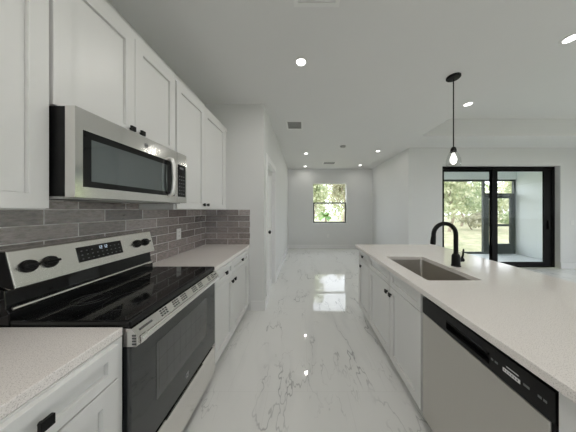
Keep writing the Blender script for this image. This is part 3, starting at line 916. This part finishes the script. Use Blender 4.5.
# faucet
FX, FY = 1.315, 1.634
fc = thing('faucet', 'matte black gooseneck faucet standing behind the island sink', 'faucet', (FX, FY, 0.914))
obj('base', MB().lathe([(0.036, 0.0005), (0.036, 0.006), (0.032, 0.010), (0.031, 0.085), (0.026, 0.100), (0.019, 0.108)], (FX, FY, 0.914), seg=24), M['black'], fc, smooth=True)
rr = 0.096; zc = 1.183
pth = [(FX, FY, 1.015), (FX, FY, 1.10), (FX, FY, zc - 0.02)]
pth += [(FX - rr + rr * math.cos(a), FY, zc + rr * math.sin(a)) for a in [PI * k / 18 * 1.03 for k in range(0, 19)]]
lx, lz = pth[-1][0], pth[-1][2]
obj('spout', MB().tube(pth, 0.0175, 14), M['black'], fc, smooth=True)
obj('spray_head', MB().lathe([(0.0182, 0), (0.019, 0.012), (0.0215, 0.055), (0.021, 0.075), (0.015, 0.079)], (lx, FY, lz + 0.004), (-0.09, 0, -1), seg=18), M['black'], fc, smooth=True)
mb = MB().tube([(FX + 0.015, FY, 0.968), (FX + 0.062, FY, 0.968)], 0.017, 16)
hv = obj('valve', mb, M['black'], fc, smooth=True)
obj('lever', MB().tube([(FX + 0.050, FY, 0.975), (FX + 0.058, FY - 0.004, 1.01), (FX + 0.056, FY - 0.012, 1.062)], 0.007, 10, radii=[0.009, 0.007, 0.006]), M['black'], hv, smooth=True)

# dishwasher
DY0, DY1 = 0.560, 1.196
dw = thing('dishwasher', 'stainless steel dishwasher with black control strip built into the island', 'dishwasher', (1.05, (DY0 + DY1) / 2, 0))
obj('body', MB().box(IXF + 0.030, IBK - 0.02, DY0 + 0.003, DY1 - 0.003, 0.10, 0.868), M['black'], dw)
obj('toe_panel', MB().box(IXF + 0.09, IBK - 0.02, DY0 + 0.003, DY1 - 0.003, 0.0, 0.0995), M['black'], dw)
PDW = PI_(IXF)
dd = obj('door', pbox(PDW, DY0 + 0.016, DY1 - 0.006, 0.115, 0.757, -0.028, 0.004), M['dwsteel'], dw, bevel=0.004)
obj('side_gasket', pbox(PDW, DY0 + 0.004, DY0 + 0.0155, 0.115, 0.757, -0.028, -0.002), M['black'], dw)
# control strip with a pocket handle
q0, q1, r0, r1 = 0.765, 0.995, 0.778, 0.822
mb = MB()
for q in ((DY0 + 0.004, q0, 0.759, 0.856), (q1, DY1 - 0.006, 0.759, 0.856), (q0, q1, 0.759, r0), (q0, q1, r1, 0.856)):
    x = pbox(PDW, q[0], q[1], q[2], q[3], -0.028, 0.003); mb.add(x.v, x.f)
x = pbox(PDW, q0, q1, r0, r1, -0.028, -0.022); mb.add(x.v, x.f)
cs = obj('control_strip', mb, M['blackplastic'], dw)
obj('pocket_lip', MB().prism([(IXF - 0.003, r1), (IXF - 0.007, r1 - 0.004), (IXF - 0.003, r1 - 0.010), (IXF + 0.012, r1)], 'y', q0 + 0.004, q1 - 0.004), M['blackplastic'], cs)
mk = MB()
for (a, b, z_, h_) in ((0.655, 0.712, 0.797, 0.014), (0.660, 0.700, 0.820, 0.003)):
    x = pbox(PDW, a, b, z_, z_ + h_, 0.0031, 0.0035); mk.add(x.v, x.f)
obj('label_plate', mk, M['ink'], cs, label='small white label')
mk = MB()
for k in range(6):
    x = pbox(PDW, 0.662 + k * 0.0085, 0.666 + k * 0.0085, 0.801, 0.807, 0.0036, 0.0038); mk.add(x.v, x.f)
obj('label_text', mk, M['greyink'], cs)
for (a, b) in ((0.628, 0.646), (0.596, 0.606), (0.583, 0.592), (0.730, 0.742), (0.748, 0.757)):
    obj('button', pbox(PDW, a, b, 0.803, 0.811, 0.0031, 0.0035), M['greyink'], cs)

# ------------------------------------------------------------------ ceiling fixtures
def can(loc):
    t = thing('recessed_light', '', 'ceiling light', loc)
    x, y, z = loc
    mb = MB().lathe([(0.066, 0), (0.064, -0.004), (0.046, -0.006), (0.042, -0.001)], (x, y, z - 0.0005), seg=32, cap=False)
    obj('trim_ring', mb, M['plastic'], t, smooth=True)
    obj('lens', MB().lathe([(0.042, -0.0015), (0.042, -0.003)], (x, y, z - 0.0005), seg=32), M['lens'], t)
    ld = bpy.data.lights.new('lamp', 'AREA'); ld.shape = 'DISK'; ld.size = 0.08; ld.energy = CAN_WATTS; ld.color = (1.0, 0.965, 0.91)
    lo = bpy.data.objects.new('lamp', ld); COL.objects.link(lo); lo.parent = t; lo.location = (0, 0, -0.006)
    return t
KITCHEN_LAMP = bpy.data.lights.new('kitchen_lamp', 'AREA'); KITCHEN_LAMP.shape = 'DISK'; KITCHEN_LAMP.size = 0.08
KITCHEN_LAMP.energy = KITCHEN_WATTS; KITCHEN_LAMP.color = (1.0, 0.955, 0.90)
HALL_LAMP = bpy.data.lights.new('hall_lamp', 'AREA'); HALL_LAMP.shape = 'DISK'; HALL_LAMP.size = 0.08
HALL_LAMP.energy = HALL_WATTS; HALL_LAMP.color = (1.0, 0.965, 0.91)
c0 = can((-0.02, 1.88, CEIL)); c0['label'] = 'round recessed ceiling light above the aisle between range and sink'
G = 'recessed ceiling lights'
c0['group'] = G
plain_lamp = [ch for ch in c0.children if ch.type == 'LIGHT'][0].data
[ch for ch in c0.children if ch.type == 'LIGHT'][0].data = KITCHEN_LAMP
for x, y, z, lab in (
        (0.08, 4.95, CEIL, 'recessed ceiling light at left of the hall, nearer the kitchen than its neighbour'),
        (0.08, 6.42, CEIL, 'recessed ceiling light at left of the hall, close to the far wall'),
        (1.87, 4.74, CEIL, 'recessed ceiling light at right of the hall, nearer the kitchen'),
        (1.88, 6.25, CEIL, 'recessed ceiling light at right of the hall, close to the far wall'),
        (2.285, 2.63, CEIL, 'recessed ceiling light just right of the pendant rod'),
        (2.285, 1.62, CEIL, 'recessed ceiling light at the right edge of the photo, nearest the camera')):
    q = dup(c0, (x, y, z), lab, G)
    if y > 4.6:                                       # the hall lamps are dimmed
        for ch in q.children:
            if ch.type == 'LIGHT': ch.data = HALL_LAMP
    else:
        for ch in q.children:
            if ch.type == 'LIGHT': ch.data = plain_lamp
for x, y, z in ((-0.02, 0.2, CEIL), (-0.02, -1.5, CEIL), (-0.55, -0.5, CEIL), (2.24, 0.2, CEIL), (2.24, -1.4, CEIL), (4.6, 1.5, TZ), (4.6, -1.0, TZ), (6.3, 2.6, TZ)):  # out-of-view lights added to brighten the room and the near counter
    q = dup(c0, (x, y, z), 'added recessed fill light in the unseen part of the room', G)
    for ch in q.children:
        if ch.type == 'LIGHT' and x > 0: ch.data = plain_lamp

def vent(label, x0, x1, y0, y1, n, along='x', dark='ventdark', slat='ventgrey'):
    t = thing('ceiling_vent', label, 'vent', ((x0 + x1) / 2, (y0 + y1) / 2, CEIL))
    z = CEIL - 0.0005
    fr = 0.03
    obj('frame', MB().rect_frame(lambda u, v, w: (u, v, z - w), x0, x1, y0, y1, 0, 0.008, fr), M['plastic'], t)
    obj('backing', MB().box(x0 + fr, x1 - fr, y0 + fr, y1 - fr, z - 0.002, z - 0.0003), M[dark], t)
    mb = MB()
    for k in range(n):
        if along == 'x':
            yy = y0 + fr + (y1 - y0 - 2 * fr) * (k + 0.5) / n
            mb.prism([(yy - 0.004, z - 0.003), (yy + 0.004, z - 0.009), (yy + 0.006, z - 0.009), (yy - 0.002, z - 0.003)], 'x', x0 + fr, x1 - fr)
        else:
            xx = x0 + fr + (x1 - x0 - 2 * fr) * (k + 0.5) / n
            mb.prism([(xx - 0.004, z - 0.003), (xx + 0.004, z - 0.009), (xx + 0.006, z - 0.009), (xx - 0.002, z - 0.003)], 'y', y0 + fr, y1 - fr)
    obj('louvres', mb, M[slat], t)
    return t
vent('white air vent with dark slots on the ceiling near the end wall', -0.29, 0.0, 3.12, 3.45, 7)
vent('ceiling air vent in the hall near the far window wall', 0.62, 1.02, 5.80, 6.12, 6)
v3 = vent('ceiling air vent cut off by the top edge of the photo', -0.065, 0.258, 1.04, 1.363, 9, dark='plastic', slat='plastic')
sdm = thing('smoke_detector', 'small round smoke detector on the hall ceiling', 'smoke detector', (0.92, 4.37, CEIL))
obj('housing', MB().lathe([(0.062, -0.0005), (0.062, -0.02), (0.050, -0.034), (0.02, -0.038)], (0.92, 4.37, CEIL), seg=28), M['ventgrey'], sdm, smooth=True)

# pendant
px_, py_ = 1.655, 2.09
pd = thing('pendant_light', 'black pendant lamp with clear glass shade hanging over the island', 'pendant light', (px_, py_, CEIL))
obj('canopy', MB().lathe([(0.068, -0.0005), (0.068, -0.014), (0.060, -0.022), (0.010, -0.026)], (px_, py_, CEIL), seg=32), M['black'], pd, smooth=True)
obj('rod', MB().tube([(px_, py_, CEIL - 0.02), (px_, py_, 2.085)], 0.0055, 10), M['black'], pd)
obj('socket', MB().lathe([(0.008, 0.068), (0.020, 0.060), (0.028, 0.035), (0.030, 0.008), (0.018, 0.002)], (px_, py_, 2.022), seg=24), M['black'], pd, smooth=True)
sh = MB().lathe([(0.028, 0.172), (0.034, 0.165), (0.052, 0.125), (0.066, 0.075), (0.070, 0.035), (0.064, 0.004), (0.061, 0.0)], (px_, py_, 1.872), seg=32, cap=False)
so_ = obj('glass_shade', sh, M['bulbglass'], pd, smooth=True)
obj('bulb', MB().lathe([(0.013, 0.125), (0.016, 0.11), (0.030, 0.070), (0.034, 0.045), (0.028, 0.018), (0.010, 0.002)], (px_, py_, 1.898), seg=20), M['bulb'], pd, smooth=True)
bl = bpy.data.lights.new('bulb_light', 'POINT'); bl.energy = BULB_WATTS; bl.shadow_soft_size = 0.035; bl.color = (1, 0.93, 0.82)
bo = bpy.data.objects.new('bulb_light', bl); COL.objects.link(bo); bo.parent = pd; bo.location = (0, 0, 1.90 - CEIL)

# ------------------------------------------------------------------ garden
mb = MB()
N = 40
def hgt(x, y): return -0.16 + 0.05 * math.sin(x * 0.4) * math.cos(y * 0.3)
vs = []; fs = []
for i in range(N + 1):
    for j in range(N + 1):
        x = -25 + 80 * i / N; y = -25 + 80 * j / N
        vs.append((x, y, hgt(x, y) - 0.06))
for i in range(N):
    for j in range(N):
        fs.append((i * (N + 1) + j, (i + 1) * (N + 1) + j, (i + 1) * (N + 1) + j + 1, i * (N + 1) + j + 1))
mb.add(vs, fs)
struct('ground_lawn', mb, M['grass'])

def leaves(mb, rng, c, rad, n, s):
    for _ in range(n):
        a = rng.random() * 2 * PI; ph = math.acos(2 * rng.random() - 1); rr_ = rng.random() ** 0.4
        d_ = Vector((math.sin(ph) * math.cos(a), math.sin(ph) * math.sin(a), math.cos(ph)))
        p = Vector(c) + Vector((d_.x * rad[0], d_.y * rad[1], d_.z * rad[2])) * rr_
        u = Vector((rng.gauss(0, 1), rng.gauss(0, 1), rng.gauss(0, 1))).normalized()
        w = u.cross(Vector((rng.gauss(0, 1), rng.gauss(0, 1), rng.gauss(0, 1)))).normalized()
        k = s * (0.6 + 0.8 * rng.random())
        mb.add([p - u * k, p + w * k * 0.45 , p + u * k, p - w * k * 0.45], [(0, 1, 2, 3)])
def tree(label, x, y, h, r, leafm, seed, trunk=0.11, n=1500, s=0.16, name='tree', cat='tree', crown0=0.32):
    rng = random.Random(seed)
    z0 = hgt(x, y) - 0.06
    t = thing(name, label, cat, (x, y, z0), 'trees and shrubs in the yard')
    tb = MB()
    bend = [(x + 0.25 * math.sin(seed + k), y + 0.2 * math.cos(seed * 2 + k), z0 - 0.05 + (h * 0.8) * k / 5) for k in range(6)]
    bend[0] = (x, y, z0 - 0.05)
    tb.tube(bend, trunk, 9, radii=[trunk * (1 - 0.14 * k) for k in range(6)])
    for k in range(5):
        p = Vector(bend[2 + k % 3]); a = rng.random() * 6.28
        e = p + Vector((math.cos(a) * r * 0.7, math.sin(a) * r * 0.7, h * 0.22))
        tb.tube([p, (p + e) / 2 + Vector((0, 0, 0.1)), e], trunk * 0.4, 6, radii=[trunk * 0.45, trunk * 0.3, trunk * 0.12])
    obj('trunk', tb, M['bark'], t, smooth=True)
    lb = MB()
    for k in range(9):
        a = rng.random() * 6.28; q = rng.random() ** 0.5 * r * 0.75
        cz = z0 + h * (crown0 + (1 - crown0) * rng.random() * 0.85)
        leaves(lb, rng, (x + math.cos(a) * q, y + math.sin(a) * q, cz), (r * 0.55, r * 0.55, h * 0.16), n // 9, s)
    obj('foliage', lb, leafm, t)
    return t
def palm(label, x, y, h, seed, nf=16, L_=1.0):
    rng = random.Random(seed); z0 = hgt(x, y) - 0.06
    t = thing('palmetto', label, 'shrub', (x, y, z0), 'trees and shrubs in the yard')
    obj('stem', MB().tube([(x, y, z0 - 0.03), (x, y, z0 + h)], 0.07, 9, radii=[0.09, 0.06]), M['bark'], t)
    mb = MB()
    for k in range(nf):
        a = 2 * PI * k / nf + rng.random() * 0.3; el = 0.25 + rng.random() * 1.0
        prev = None
        for q in range(7):
            f_ = q / 6
            d_ = L_ * f_
            p = Vector((x + math.cos(a) * d_ * math.cos(el), y + math.sin(a) * d_ * math.cos(el), z0 + h + d_ * math.sin(el) - 0.55 * L_ * f_ * f_))
            side = Vector((-math.sin(a), math.cos(a), 0)) * (0.17 * L_ * math.sin(PI * min(1, f_ * 0.85 + 0.08)))
            cur = (p - side, p + Vector((0, 0, 0.03)), p + side)
            if prev: mb.add([prev[0], prev[1], prev[2], cur[0], cur[1], cur[2]], [(0, 1, 4, 3), (1, 2, 5, 4)])
            prev = cur
    obj('fronds', mb, M['leafD'], t)
    return t
palm('dark green palmetto seen through the lower pane of the hall window', 1.50, 12.5, 1.15, 3, L_=0.85)
tree('pale green tree behind the left half of the hall window', 0.9, 15.0, 5.6, 1.2, M['leafA'], 11)
tree('pale green tree behind the right half of the hall window', 3.9, 18.5, 5.2, 1.3, M['leafC'], 12)
tree('leafy tree at the left edge of the sliding door view', 10.6, 13.8, 5.5, 1.6, M['leafA'], 13, n=2200)
tree('olive green tree left of the screen door in the yard', 15.4, 18.5, 5.0, 1.6, M['leafB'], 14, n=2200)
tree('tan shrub at the lawn edge left of the screen door', 13.4, 15.0, 1.7, 1.2, M['leafC'], 15, trunk=0.05, n=1200, s=0.13, name='shrub', cat='shrub', crown0=0.25)
tree('pale tree seen through the screen door glass', 18.6, 15.8, 5.2, 1.5, M['leafA'], 16, n=2200)
tree('low green shrub beyond the screen door', 16.2, 14.0, 1.7, 1.1, M['leafB'], 17, trunk=0.05, n=1200, s=0.13, name='shrub', cat='shrub', crown0=0.25)
rng = random.Random(5)
wb_ = MB()
for k in range(46):
    x = -6 + 46 * k / 45 + rng.uniform(-0.5, 0.5); y = 24 + rng.uniform(-1.5, 2.5)
    hh = rng.uniform(4.0, 7.5)
    leaves(wb_, rng, (x, y, hh * 0.45), (1.3, 1.0, hh * 0.52), 250, 0.26)
o = obj('woodland', wb_, M['leafA'], loc=(14, 24, -0.2))
tag(o, 'dense pale green woodland along the back of the lawn', 'trees', kind='stuff')
